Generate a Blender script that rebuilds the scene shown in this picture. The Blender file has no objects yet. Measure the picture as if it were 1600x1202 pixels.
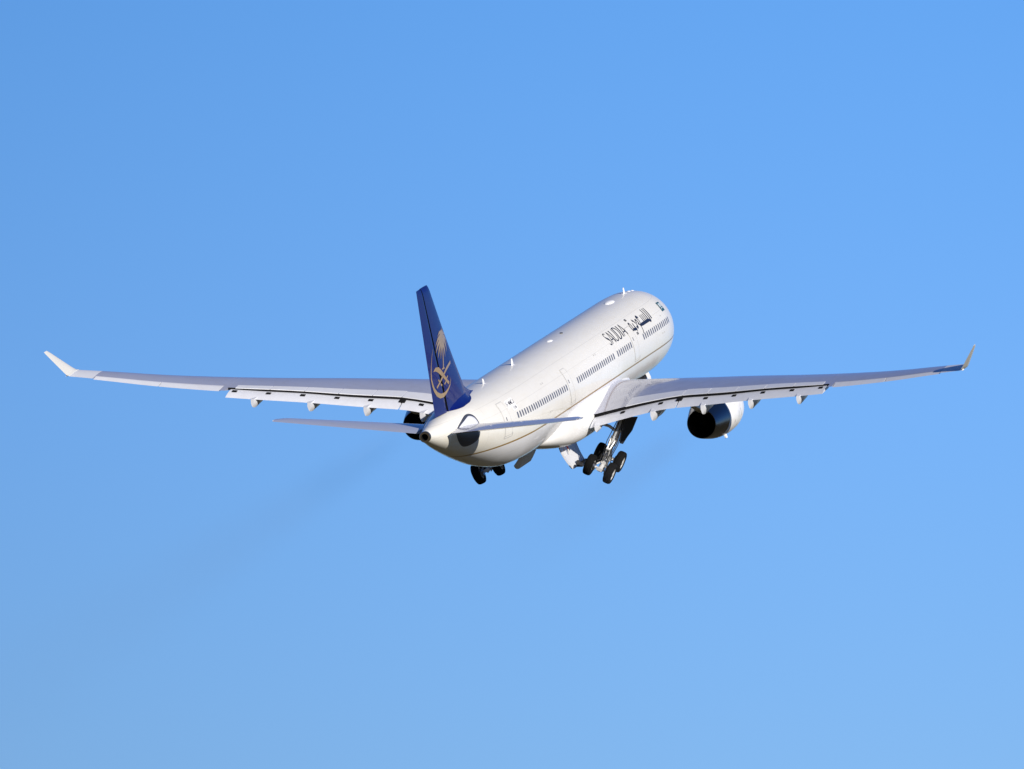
import bpy, bmesh, math, random
from mathutils import Matrix, Vector
random.seed(7)
R = math.radians
pi = math.pi

# ------------------------------------------------------------------ camera, sky, sun, exposure
scene = bpy.context.scene
CAM_H, ELEV = 1.7, R(6.5)
cam_data = bpy.data.cameras.new('camera')
cam_data.sensor_width = 36.0
cam_data.lens = 36.0 * 19621.13 / 1600.0
cam_data.clip_start = 1.0
cam_data.clip_end = 60000.0
cam = bpy.data.objects.new('camera', cam_data)
scene.collection.objects.link(cam)
cam.location = (0, 0, CAM_H)
cam.rotation_euler = (R(90) + ELEV, 0, 0)
scene.camera = cam

# attitude of the aircraft seen from the camera (rows: right, down, ahead; columns: aft, starboard, up)
RC = Matrix(((-0.2351951, 0.9710275, -0.0422962), (0.1526371, -0.0060763, -0.9882636), (-0.9598881, -0.2388907, -0.1467857)))
TC = Vector((1.7302, 0.5098, 800.0))
RIGHT = Vector((1, 0, 0))
FWD = Vector((0, math.cos(ELEV), math.sin(ELEV)))
DOWN = Vector((0, math.sin(ELEV), -math.cos(ELEV)))
CW = Matrix((RIGHT, DOWN, FWD)).transposed()
ROT = CW @ RC
POS = Vector((0, 0, CAM_H)) + CW @ TC

# sun given in the aircraft's frame (aft, starboard, up)
SUN_LOCAL = Vector((0.80, 1.0, 0.64)).normalized()
SUN = (ROT @ SUN_LOCAL).normalized()
sun_el = math.asin(SUN.z)
sun_az = math.atan2(SUN.x, SUN.y)

sd = bpy.data.lights.new('sun', 'SUN')
sd.energy = 5.0
sd.angle = R(0.5)
sd.color = (1.0, 0.925, 0.81)
so = bpy.data.objects.new('sun', sd)
scene.collection.objects.link(so)
so.rotation_euler = SUN.to_track_quat('Z', 'Y').to_euler()

world = bpy.data.worlds.new('World')
scene.world = world
world.use_nodes = True
wt = world.node_tree
wt.nodes.clear()
w_out = wt.nodes.new('ShaderNodeOutputWorld')
w_bg = wt.nodes.new('ShaderNodeBackground')
w_sky = wt.nodes.new('ShaderNodeTexSky')
w_sky.sky_type = 'NISHITA'
w_sky.sun_disc = False
w_sky.sun_elevation = sun_el
w_sky.sun_rotation = sun_az
w_sky.altitude = 200.0
w_sky.air_density = 1.0
w_sky.dust_density = 0.0
w_sky.ozone_density = 4.0
w_mul = wt.nodes.new('ShaderNodeMix')
w_mul.data_type = 'RGBA'
w_mul.blend_type = 'MULTIPLY'
w_mul.inputs[0].default_value = 1.0
w_mul.inputs[7].default_value = (1, 1, 1, 1)
wt.links.new(w_sky.outputs[0], w_mul.inputs[6])
wt.links.new(w_mul.outputs[2], w_bg.inputs[0])
# a little brighter towards the sun's side
w_az = wt.nodes.new('ShaderNodeMapRange')
w_az.interpolation_type = 'SMOOTHSTEP'
w_az.inputs[1].default_value = -0.085; w_az.inputs[2].default_value = 0.045
w_az.inputs[3].default_value = 0.78; w_az.inputs[4].default_value = 1.03
wt.links.new(w_az.outputs[0], w_bg.inputs[1])
wt.links.new(w_bg.outputs[0], w_out.inputs[0])
w_tc = wt.nodes.new('ShaderNodeTexCoord')
w_sep = wt.nodes.new('ShaderNodeSeparateXYZ')
w_ramp = wt.nodes.new('ShaderNodeValToRGB')
wt.links.new(w_tc.outputs['Generated'], w_sep.inputs[0])
wt.links.new(w_sep.outputs[2], w_ramp.inputs[0])
wt.links.new(w_ramp.outputs[0], w_mul.inputs[7])
w_ramp.color_ramp.interpolation = 'LINEAR'
while len(w_ramp.color_ramp.elements) > 1: w_ramp.color_ramp.elements.remove(w_ramp.color_ramp.elements[0])
for i, (p, c) in enumerate(((0.0, (.44, .57, .90)), (.083, (.515, .668, 1.01)), (.113, (.50, .700, 1.09)), (.1435, (.445, .695, 1.08)), (.45, (.36, .58, 1.0)), (.62, (.52, .64, .88)), (1.0, (.52, .62, .82)))):
    e = w_ramp.color_ramp.elements[0] if i == 0 else w_ramp.color_ramp.elements.new(p)
    e.position = p; e.color = (*c, 1)
wt.links.new(w_sep.outputs[0], w_az.inputs[0])
w_az.inputs[3].default_value *= 0.1; w_az.inputs[4].default_value *= 0.1

scene.view_settings.view_transform = 'Standard'
scene.view_settings.look = 'None'
scene.view_settings.exposure = 0.25
scene.view_settings.gamma = 1.0
scene.render.film_transparent = False

# ------------------------------------------------------------------ materials
def principled(name, base, rough=0.4, metal=0.0, coat=0.0, coat_rough=0.05, spec=0.5):
    m = bpy.data.materials.new(name)
    m.use_nodes = True
    b = m.node_tree.nodes['Principled BSDF']
    b.inputs['Base Color'].default_value = (*base, 1)
    b.inputs['Roughness'].default_value = rough
    b.inputs['Metallic'].default_value = metal
    b.inputs['Coat Weight'].default_value = coat
    b.inputs['Coat Roughness'].default_value = coat_rough
    b.inputs['Specular IOR Level'].default_value = spec
    return m

def nd(m, t, **kw):
    n = m.node_tree.nodes.new(t)
    for k, v in kw.items():
        setattr(n, k, v)
    return n

def lk(m, a, b):
    m.node_tree.links.new(a, b)

def grime(m, base, amount=0.12, scale=(0.25, 1.2, 1.2), tint=(0.75, 0.72, 0.68)):
    """streaky dirt: noise stretched along the airflow multiplies the base colour"""
    b = m.node_tree.nodes['Principled BSDF']
    tc = nd(m, 'ShaderNodeTexCoord')
    mp = nd(m, 'ShaderNodeMapping')
    mp.inputs['Scale'].default_value = scale
    nz = nd(m, 'ShaderNodeTexNoise')
    nz.inputs['Scale'].default_value = 1.6
    nz.inputs['Detail'].default_value = 6
    nz.inputs['Roughness'].default_value = 0.62
    rp = nd(m, 'ShaderNodeMapRange')
    rp.inputs[1].default_value = 0.42
    rp.inputs[2].default_value = 0.75
    rp.inputs[3].default_value = 0.0
    rp.inputs[4].default_value = amount
    mx = nd(m, 'ShaderNodeMix', data_type='RGBA', blend_type='MIX')
    mx.inputs[6].default_value = (*base, 1)
    mx.inputs[7].default_value = (*[c * t for c, t in zip(base, tint)], 1)
    lk(m, tc.outputs['Object'], mp.inputs[0])
    lk(m, mp.outputs[0], nz.inputs['Vector'])
    lk(m, nz.outputs[0], rp.inputs[0])
    lk(m, rp.outputs[0], mx.inputs[0])
    lk(m, mx.outputs[2], b.inputs['Base Color'])
    rr = nd(m, 'ShaderNodeMapRange')
    rr.inputs[1].default_value = 0.3
    rr.inputs[2].default_value = 0.8
    r0 = b.inputs['Roughness'].default_value
    rr.inputs[3].default_value = r0
    rr.inputs[4].default_value = min(1, r0 + 0.15)
    lk(m, nz.outputs[0], rr.inputs[0])
    lk(m, rr.outputs[0], b.inputs['Roughness'])
    return tc, mx, b

WHITE = (0.80, 0.80, 0.80)
CREAM = (0.755, 0.74, 0.685)
M = {}
M['white'] = principled('white_paint', WHITE, 0.35, coat=0.4, coat_rough=0.08)
grime(M['white'], WHITE, 0.35)

def fuselage_paint():
    m = principled('fuselage_paint', CREAM, 0.35, coat=0.5, coat_rough=0.07)
    tc, mx, b = grime(m, CREAM, 0.3)
    sp = nd(m, 'ShaderNodeSeparateXYZ')
    lk(m, tc.outputs['Object'], sp.inputs[0])
    # cream above the cheat line, white below it
    low = nd(m, 'ShaderNodeMath', operation='LESS_THAN')
    lk(m, sp.outputs[2], low.inputs[0]); low.inputs[1].default_value = -0.5
    c1 = nd(m, 'ShaderNodeMix', data_type='RGBA')
    lk(m, low.outputs[0], c1.inputs[0])
    lk(m, mx.outputs[2], c1.inputs[6])
    m2 = nd(m, 'ShaderNodeMix', data_type='RGBA')
    fac = mx.inputs[0].links[0].from_socket
    lk(m, fac, m2.inputs[0])
    m2.inputs[6].default_value = (0.76, 0.77, 0.80, 1)
    m2.inputs[7].default_value = (0.56, 0.55, 0.55, 1)
    lk(m, m2.outputs[2], c1.inputs[7])
    # gold cheat line
    d = nd(m, 'ShaderNodeMath', operation='ADD'); d.inputs[1].default_value = 0.5
    lk(m, sp.outputs[2], d.inputs[0])
    ab = nd(m, 'ShaderNodeMath', operation='ABSOLUTE'); lk(m, d.outputs[0], ab.inputs[0])
    ln = nd(m, 'ShaderNodeMath', operation='LESS_THAN'); ln.inputs[1].default_value = 0.055
    lk(m, ab.outputs[0], ln.inputs[0])
    c2 = nd(m, 'ShaderNodeMix', data_type='RGBA')
    lk(m, ln.outputs[0], c2.inputs[0]); lk(m, c1.outputs[2], c2.inputs[6])
    c2.inputs[7].default_value = (0.30, 0.19, 0.06, 1)
    # skin joints every few metres
    md = nd(m, 'ShaderNodeMath', operation='PINGPONG'); md.inputs[1].default_value = 2.65
    lk(m, sp.outputs[0], md.inputs[0])
    jt = nd(m, 'ShaderNodeMath', operation='LESS_THAN'); jt.inputs[1].default_value = 0.018
    lk(m, md.outputs[0], jt.inputs[0])
    c3 = nd(m, 'ShaderNodeMix', data_type='RGBA', blend_type='MULTIPLY')
    c3.inputs[7].default_value = (0.88, 0.88, 0.88, 1)
    lk(m, jt.outputs[0], c3.inputs[0]); lk(m, c2.outputs[2], c3.inputs[6])
    prev = c3
    for zz in (2.28, 1.62, -1.25):
        a1 = nd(m, 'ShaderNodeMath', operation='SUBTRACT'); a1.inputs[1].default_value = zz; lk(m, sp.outputs[2], a1.inputs[0])
        a2 = nd(m, 'ShaderNodeMath', operation='ABSOLUTE'); lk(m, a1.outputs[0], a2.inputs[0])
        a3 = nd(m, 'ShaderNodeMath', operation='LESS_THAN'); a3.inputs[1].default_value = .011; lk(m, a2.outputs[0], a3.inputs[0])
        cc = nd(m, 'ShaderNodeMix', data_type='RGBA', blend_type='MULTIPLY'); cc.inputs[7].default_value = (.86, .86, .86, 1)
        lk(m, a3.outputs[0], cc.inputs[0]); lk(m, prev.outputs[2], cc.inputs[6]); prev = cc
    lk(m, prev.outputs[2], b.inputs['Base Color'])
    wv = nd(m, 'ShaderNodeTexNoise'); wv.inputs['Scale'].default_value = 1.1; wv.inputs['Detail'].default_value = 2
    lk(m, tc.outputs['Object'], wv.inputs['Vector'])
    bp = nd(m, 'ShaderNodeBump'); bp.inputs['Strength'].default_value = .25; bp.inputs['Distance'].default_value = .03
    lk(m, wv.outputs[0], bp.inputs['Height']); lk(m, bp.outputs[0], b.inputs['Normal']); lk(m, bp.outputs[0], b.inputs['Coat Normal'])
    return m
M['fuselage'] = fuselage_paint()
M['wing'] = principled('wing_grey_paint', (0.355, 0.37, 0.46), 0.32, coat=0.8, coat_rough=0.06)
grime(M['wing'], (0.355, 0.37, 0.46), 0.4, scale=(0.5, 0.5, 1))
M['panel'] = principled('control_surface_paint', (0.65, 0.665, 0.71), 0.4, coat=0.3, coat_rough=0.12)
grime(M['panel'], (0.65, 0.665, 0.71), 0.35, scale=(0.6, 1.2, 1))
M['blue'] = principled('tail_blue_paint', (0.0018, 0.006, 0.10), 0.35, coat=0.28, coat_rough=0.03, spec=0.15)
M['gold'] = principled('gold_paint', (0.28, 0.19, 0.085), 0.35, coat=0.5, coat_rough=0.05)
M['ink'] = principled('lettering_black', (0.012, 0.012, 0.014), 0.4, coat=0.3)
M['winglet'] = principled('winglet_cream_paint', (0.60, 0.59, 0.55), 0.35, coat=.3, coat_rough=.1)
M['gap'] = principled('seal_gap_dark', (0.045, 0.05, 0.07), 0.4, spec=.4)
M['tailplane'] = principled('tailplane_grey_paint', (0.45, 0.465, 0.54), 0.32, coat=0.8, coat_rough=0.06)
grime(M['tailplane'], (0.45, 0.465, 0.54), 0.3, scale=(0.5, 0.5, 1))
M['seal'] = principled('door_seal_grey', (0.46, 0.46, 0.46), 0.6)
M['heat'] = principled('heat_stained_metal', (0.42, 0.34, 0.25), 0.35, metal=1.0)
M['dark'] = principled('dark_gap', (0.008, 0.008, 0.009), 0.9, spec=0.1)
M['glass'] = principled('window_glass', (0.13, 0.13, 0.14), 0.15, spec=0.6)
M['patch'] = principled('white_sticker', (0.86, 0.86, 0.87), 0.5)
M['green'] = principled('flag_green', (0.006, 0.07, 0.06), 0.4, coat=0.3)
M['pale'] = principled('flag_white', (0.62, 0.72, 0.75), 0.4, coat=0.3)
M['metal'] = principled('bare_metal', (0.42, 0.42, 0.44), 0.32, metal=1.0)
M['nozzle'] = principled('nozzle_metal', (0.20, 0.20, 0.22), 0.22, metal=1.0)
M['soot'] = principled('sooty_metal', (0.006, 0.006, 0.006), 0.85, spec=0.1)
M['tyre'] = principled('tyre_rubber', (0.005, 0.005, 0.0055), 0.85, spec=0.12)
M['rim'] = principled('wheel_hub_paint', (0.62, 0.62, 0.62), 0.4, metal=0.2)
M['strut'] = principled('gear_grey_paint', (0.50, 0.51, 0.53), 0.4)
M['chrome'] = principled('oleo_chrome', (0.75, 0.75, 0.77), 0.15, metal=1.0)
M['navy'] = principled('gear_door_inside', (0.022, 0.025, 0.035), 0.5, spec=0.3)
M['hose'] = principled('hose_dark', (0.03, 0.03, 0.035), 0.6)
M['red'] = principled('red_placard', (0.45, 0.05, 0.03), 0.5)
M['navlight'] = principled('lamp_lens', (0.75, 0.78, 0.8), 0.1)

def ground_material():
    m = principled('ground_field', (0.16, 0.14, 0.08), 0.95, spec=0.1)
    b = m.node_tree.nodes['Principled BSDF']
    tc = nd(m, 'ShaderNodeTexCoord')
    n1 = nd(m, 'ShaderNodeTexNoise'); n1.inputs['Scale'].default_value = 0.004; n1.inputs['Detail'].default_value = 8
    r = nd(m, 'ShaderNodeValToRGB')
    r.color_ramp.elements[0].position = 0.35; r.color_ramp.elements[0].color = (0.05, 0.05, 0.02, 1)
    r.color_ramp.elements[1].position = 0.68; r.color_ramp.elements[1].color = (0.15, 0.105, 0.05, 1)
    lk(m, tc.outputs['Object'], n1.inputs['Vector']); lk(m, n1.outputs[0], r.inputs[0]); lk(m, r.outputs[0], b.inputs['Base Color'])
    return m
M['ground'] = ground_material()

# ------------------------------------------------------------------ helpers
def interp(x, T):
    if x <= T[0][0]: return T[0][1]
    for (a, b), (c, d) in zip(T, T[1:]):
        if x <= c: return b + (d - b) * (x - a) / (c - a)
    return T[-1][1]

def spline(T):
    """monotone cubic through the table"""
    xs = [t[0] for t in T]; ys = [t[1] for t in T]; n = len(T)
    d = [(ys[i + 1] - ys[i]) / (xs[i + 1] - xs[i]) for i in range(n - 1)]
    m = [d[0]] + [0.0 if d[i - 1] * d[i] <= 0 else 2 * d[i - 1] * d[i] / (d[i - 1] + d[i]) for i in range(1, n - 1)] + [d[-1]]
    def f(x):
        if x <= xs[0]: return ys[0] + m[0] * (x - xs[0])
        if x >= xs[-1]: return ys[-1] + m[-1] * (x - xs[-1])
        i = 0
        while x > xs[i + 1]: i += 1
        h = xs[i + 1] - xs[i]; t = (x - xs[i]) / h
        return ((2*t**3 - 3*t*t + 1) * ys[i] + (t**3 - 2*t*t + t) * h * m[i] + (-2*t**3 + 3*t*t) * ys[i + 1] + (t**3 - t*t) * h * m[i + 1])
    return f

class MB:
    """collects faces; stations are metres aft of the nose, y to starboard, z up from the fuselage axis"""
    def __init__(self): self.v = []; self.f = []; self.mi = []
    def add(self, p): self.v.append((p[0], p[1], p[2])); return len(self.v) - 1
    def face(self, idx, mi=0): self.f.append(tuple(idx)); self.mi.append(mi)
    def poly(self, pts, mi=0): self.face([self.add(p) for p in pts], mi)
    def loft(self, rings, closed=True, caps=(True, True), mi=0, flip=False, cap_mi=None):
        ids = [[self.add(p) for p in r] for r in rings]
        n = len(rings[0])
        for a, b in zip(ids, ids[1:]):
            for i in range(n if closed else n - 1):
                j = (i + 1) % n
                q = (a[i], a[j], b[j], b[i])
                self.face(q[::-1] if flip else q, mi)
        cm = mi if cap_mi is None else cap_mi
        if caps[0]: self.face(ids[0] if flip else ids[0][::-1], cm)
        if caps[1]: self.face(ids[-1][::-1] if flip else ids[-1], cm)
        return ids
    def tube(self, pts, r, n=10, mi=0):
        pts = [Vector(p) for p in pts]
        rs = r if isinstance(r, (list, tuple)) else [r] * len(pts)
        rings = []
        for i, p in enumerate(pts):
            t = (pts[min(i + 1, len(pts) - 1)] - pts[max(i - 1, 0)]).normalized()
            a = t.orthogonal().normalized() if i == 0 else (a - t * a.dot(t)).normalized()
            b = t.cross(a)
            rings.append([p + (a * math.cos(2*pi*k/n) + b * math.sin(2*pi*k/n)) * rs[i] for k in range(n)])
        self.loft(rings, mi=mi)
    def box(self, lo, hi, mi=0):
        (x0, y0, z0), (x1, y1, z1) = lo, hi
        self.loft([[(x0,y0,z0),(x0,y1,z0),(x0,y1,z1),(x0,y0,z1)], [(x1,y0,z0),(x1,y1,z0),(x1,y1,z1),(x1,y0,z1)]], mi=mi)
    def transform(self, fn): self.v = [tuple(fn(Vector(p))) for p in self.v]; return self
    def mirror(self):
        self.v = [(x, -y, z) for x, y, z in self.v]; self.f = [f[::-1] for f in self.f]; return self
    def build(self, name, mats, parent, smooth=True, angle=35, recalc=True):
        me = bpy.data.meshes.new(name)
        me.from_pydata([(x - 33.0, y, z) for x, y, z in self.v], [], self.f)
        for mm in (mats if isinstance(mats, (list, tuple)) else [mats]): me.materials.append(M[mm])
        for p, i in zip(me.polygons, self.mi): p.material_index = i; p.use_smooth = smooth
        if recalc:
            bm = bmesh.new(); bm.from_mesh(me)
            bmesh.ops.remove_doubles(bm, verts=bm.verts, dist=1e-5)
            bmesh.ops.recalc_face_normals(bm, faces=bm.faces)
            bm.to_mesh(me); bm.free()
        if smooth: me.set_sharp_from_angle(angle=R(angle))
        o = bpy.data.objects.new(name, me)
        scene.collection.objects.link(o)
        o.parent = parent
        return o

# ------------------------------------------------------------------ ground
gm = bpy.data.meshes.new('ground')
G = 20000.0
gm.from_pydata([(-G, -G, 0), (G, -G, 0), (G, G, 0), (-G, G, 0)], [], [(0, 1, 2, 3)])
gm.materials.append(M['ground'])
ground = bpy.data.objects.new('ground', gm)
scene.collection.objects.link(ground)
ground['kind'] = 'structure'

# ------------------------------------------------------------------ the airliner
air = bpy.data.objects.new('airliner', None)
scene.collection.objects.link(air)
air.matrix_world = Matrix.Translation(POS) @ ROT.to_4x4()
air['label'] = 'white twin engine passenger jet with deep blue tail fin climbing with its wheels half retracted'
air['category'] = 'airplane'

TOP = spline([(0,-.75),(.1,-.45),(.3,-.22),(1,.35),(2,.98),(3,1.62),(4,2.1),(5,2.4),(6,2.6),(8,2.78),(10.5,2.82),(30,2.82),(50,2.82),(55,2.78),(58,2.62),(60,2.42),(61.5,2.29),(62.6,2.18)])
BOT = spline([(0,-.75),(.1,-1.0),(.3,-1.22),(1,-1.7),(2,-2.08),(3,-2.32),(4,-2.5),(5,-2.63),(6,-2.72),(8,-2.8),(10.5,-2.82),(30,-2.82),(42,-2.82),(46,-2.66),(49,-2.2),(52,-1.5),(55,-.72),(58,.10),(60.5,.83),(62.6,1.50)])
WID = spline([(0,0.02),(.1,.32),(.3,.55),(1,1.05),(2,1.5),(3,1.9),(4,2.17),(5,2.4),(6,2.57),(8,2.76),(10.5,2.82),(30,2.82),(42,2.82),(45,2.78),(48,2.62),(51,2.34),(54,1.95),(57,1.45),(60,.88),(61.5,.57),(62.6,.36)])

def surf(S, th, off=0.0):
    """fuselage skin point: th is the angle above the starboard horizon, in radians"""
    t, b, w = TOP(S), BOT(S), WID(S)
    zc, h = (t + b) / 2, (t - b) / 2
    # angle measured about the axis z = 0, solved on the ellipse
    c, s = math.cos(th), math.sin(th)
    A = (c / w) ** 2 + (s / h) ** 2
    Bq = -2 * s * zc / (h * h)
    Cq = (zc / h) ** 2 - 1
    r = (-Bq + math.sqrt(max(0, Bq * Bq - 4 * A * Cq))) / (2 * A)
    r += off
    return (S, r * c, r * s)

def skin_at(S, z, off=0.0, sg=1):
    """fuselage skin point at a height z"""
    t, b, w = TOP(S), BOT(S), WID(S)
    zc, h = (t + b) / 2, (t - b) / 2
    k = max(-1, min(1, (z - zc) / h))
    a = math.asin(k)
    ny, nz = math.cos(a) / w, math.sin(a) / h
    n = math.hypot(ny, nz)
    return (S, sg * (w * math.cos(a) + off * ny / n), zc + h * math.sin(a) + off * nz / n)

# --- fuselage shell
mb = MB()
st = [0, .03, .1, .2, .35, .6] + [1 + .5 * i for i in range(20)] + [11 + i for i in range(31)] + [42 + .5 * i for i in range(41)] + [62.35, 62.6]
NR = 96
rings = []
for S in st:
    t, b, w = TOP(S), BOT(S), WID(S)
    zc, h = (t + b) / 2, (t - b) / 2
    rings.append([(S, w * math.cos(2*pi*k/NR), zc + h * math.sin(2*pi*k/NR)) for k in range(NR)])
mb.loft(rings, caps=(True, False))
fuselage = mb.build('fuselage', 'fuselage', air, angle=60)

# --- tail exhaust of the auxiliary power unit
mb = MB()
def apu_ring(S, f): 
    t, b, w = TOP(62.6), BOT(62.6), WID(62.6)
    zc = (t + b) / 2
    return [(S, f * 0.335 * math.cos(2*pi*k/32), zc + f * 0.325 * math.sin(2*pi*k/32)) for k in range(32)]
mb.loft([apu_ring(62.5, 1.05), apu_ring(62.75, 1.08), apu_ring(62.82, 1.0), apu_ring(62.82, .66)], caps=(False, False))
mb.loft([apu_ring(62.82, .66), apu_ring(62.3, .62), apu_ring(61.9, .6)], caps=(False, True), mi=1)
mb.build('tail_exhaust', ['heat', 'soot'], air)

# --- cabin windows, each one its own pane
def conform_patch(mb, fn, u0, u1, v0, v1, nu, nv, mi=0):
    ids = [[mb.add(fn(u0 + (u1 - u0) * i / nu, v0 + (v1 - v0) * j / nv)) for j in range(nv + 1)] for i in range(nu + 1)]
    for i in range(nu):
        for j in range(nv): mb.face((ids[i][j], ids[i + 1][j], ids[i + 1][j + 1], ids[i][j + 1]), mi)

def win_z(S): return 0.85 if S < 37 else 0.85 + (S - 37) * 0.0135
def cabin_window(S):
    mb = MB(); z0 = win_z(S); a = []
    for k in range(16):
        c, s = math.cos(2*pi*k/16), math.sin(2*pi*k/16)
        du = 0.135 * math.copysign(abs(c) ** .6, c); dv = 0.20 * math.copysign(abs(s) ** .6, s)
        a.append(skin_at(S + du, z0 + dv, 0.006))
    mb.poly(a)
    return mb.build('cabin_window', 'glass', air, recalc=False)
for (a, b, n) in ((48.69, 36.55, 24), (33.48, 23.41, 20), (22.25, 18.52, 8), (14.86, 7.30, 15)):
    for i in range(n): cabin_window(a + (b - a) * i / (n - 1))

# --- strokes and letters laid on the skin
def stroke(mb, fn, pts, w0, w1=None, w=None, mi=0):
    """a ribbon of given widths through 2-D points, subdivided and mapped by fn(u, v)"""
    P = []
    ws = w if w else [w0 + ((w1 if w1 is not None else w0) - w0) * i / (len(pts) - 1) for i in range(len(pts))]
    for i in range(len(pts) - 1):
        n = max(1, int(math.dist(pts[i], pts[i + 1]) / 0.12))
        for k in range(n): 
            t = k / n
            P.append((pts[i][0] + (pts[i+1][0] - pts[i][0]) * t, pts[i][1] + (pts[i+1][1] - pts[i][1]) * t, ws[i] + (ws[i+1] - ws[i]) * t))
    P.append((*pts[-1], ws[-1]))
    L, Rr = [], []
    for i, (x, y, ww) in enumerate(P):
        a, b = P[max(0, i - 1)], P[min(len(P) - 1, i + 1)]
        dx, dy = b[0] - a[0], b[1] - a[1]; d = math.hypot(dx, dy) or 1
        nx, ny = -dy / d, dx / d
        L.append(mb.add(fn(x + nx * ww / 2, y + ny * ww / 2))); Rr.append(mb.add(fn(x - nx * ww / 2, y - ny * ww / 2)))
    for i in range(len(P) - 1): mb.face((Rr[i], Rr[i + 1], L[i + 1], L[i]), mi)

def arc(cx, cy, rx, ry, a0, a1, n=10):
    return [(cx + rx * math.cos(R(a0 + (a1 - a0) * i / n)), cy + ry * math.sin(R(a0 + (a1 - a0) * i / n))) for i in range(n + 1)]

def side_map(S0, a0, off=0.012):
    """u forward in metres from station S0, v up the skin in metres from angle a0 (degrees)"""
    return lambda u, v: surf(S0 - u, R(a0) + v / 2.82, off)

# airline title, Latin letters
mb = MB(); f = side_map(22.95, 32.0)
H = 0.90
t0, t1 = 0.085, 0.19
stroke(mb, f, [(.62, H*.93), (.45, H), (.26, H*.97), (.13, H*.84), (.14, H*.68), (.30, H*.55), (.50, H*.42), (.60, H*.27), (.55, H*.10), (.38, 0), (.20, .02), (.06, H*.12)], t0, w=[t0, t0, t0, .10, .12, t1, t1, .12, .10, t0, t0, t0])
stroke(mb, f, [(.78, 0), (1.17, H)], t0); stroke(mb, f, [(1.17, H), (1.60, 0)], t0, t1); stroke(mb, f, [(.92, H*.30), (1.45, H*.30)], t0)
stroke(mb, f, [(1.78, H), (1.78, H*.3)] + arc(2.13, H*.3, .35, H*.3, 180, 360, 12) + [(2.48, H)], t0, w=[t1, .12] + [.09]*13 + [t0])
stroke(mb, f, [(2.78, 0), (2.78, H)], t1 * .9); stroke(mb, f, [(2.78, H), (3.02, H)] + arc(3.02, H/2, .46, H/2, 90, -90, 14) + [(2.78, 0)], t0, w=[t0]*2 + [t0 + .06 * math.sin(pi*i/14) for i in range(15)] + [t0])
stroke(mb, f, [(3.82, 0), (3.82, H)], t1 * .9)
stroke(mb, f, [(4.10, 0), (4.50, H)], t0); stroke(mb, f, [(4.50, H), (4.95, 0)], t0, t1); stroke(mb, f, [(4.25, H*.30), (4.80, H*.30)], t0)
mb.build('title_lettering', 'ink', air, recalc=False)
def stroke_b(mb, fn, pts, w0, w1=None, w=None):
    stroke(mb, fn, pts, w0 * 1.25, None if w1 is None else w1 * 1.25, [q * 1.25 for q in w] if w else None)
# airline title, Arabic script (read right to left, from the nose end aft)
mb = MB(); f = side_map(16.75, 32.0)
def dot(mb, f, x, y, r=.075): stroke_b(mb, f, [(x - r, y), (x + r, y)], 2 * r)
stroke_b(mb, f, [(.62, .02), (.20, .0)] + arc(.36, .27, .20, .30, 250, -70, 12), .10)            # teh marbuta
dot(mb, f, .28, .86); dot(mb, f, .50, .86)
stroke_b(mb, f, [(.62, .02), (1.02, .0), (1.06, .44)], .13, w=[.16, .16, .09])                    # yeh
dot(mb, f, .72, -.30); dot(mb, f, .96, -.30)
stroke_b(mb, f, [(1.02, 0.02), (1.22, -.08)], .2)
stroke_b(mb, f, [(1.42, .62), (1.62, .52), (1.80, .26), (1.74, .06), (1.42, .02)], .10, w=[.16, .12, .10, .13, .19])   # dal
stroke_b(mb, f, [(1.98, .30)] + arc(2.22, .36, .17, .17, 180, -120, 10) + [(2.36, .1), (2.42, -.12), (2.34, -.36), (2.18, -.52)], .10, w=[.1]*12 + [.1, .09, .08, .06])  # waw
stroke_b(mb, f, [(2.42, .03), (2.70, .03), (2.98, .03), (4.76, .03)], .17, w=[.12, .16, .18, .18])  # baseline bar
stroke_b(mb, f, [(2.62, .10), (2.80, .36), (2.66, .58), (2.92, .66), (3.10, .54)], .1, w=[.07, .09, .13, .2, .12])     # ain
for x in (3.62, 3.98, 4.36): stroke_b(mb, f, [(x, .06), (x + .03, .62)], .12, .075)                # seen
stroke_b(mb, f, [(4.76, .06), (4.80, .94)], .15, .09)                                             # lam
stroke_b(mb, f, [(4.76, .03), (5.06, -.06), (5.20, -.02), (5.24, .92)], .13, w=[.16, .2, .14, .09])
stroke_b(mb, f, [(5.60, .0), (5.62, .92)], .15, .09)                                              # alef
mb.build('title_lettering', 'ink', air, recalc=False)

# national flag
mb = MB(); f = side_map(7.85, 32.0, 0.010)
conform_patch(mb, f, 0, 1.02, 0, .74, 6, 8)
flag = mb.build('flag_marking', 'green', air, recalc=False)
mb = MB(); f = side_map(7.85, 32.0, 0.022)
for i in range(7): 
    x = .20 + i * .105
    stroke(mb, f, [(x, .34), (x + .02, .62)], .07)
for k in range(3): stroke(mb, f, [(.16, .36 + .1 * k), (.86, .36 + .1 * k)], .045)
stroke(mb, f, arc(.52, .31, .34, .08, 200, 330, 8), .05); stroke(mb, f, [(.16, .17), (.30, .17)], .06)
mb.build('flag_script', 'pale', flag, recalc=False)

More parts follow.
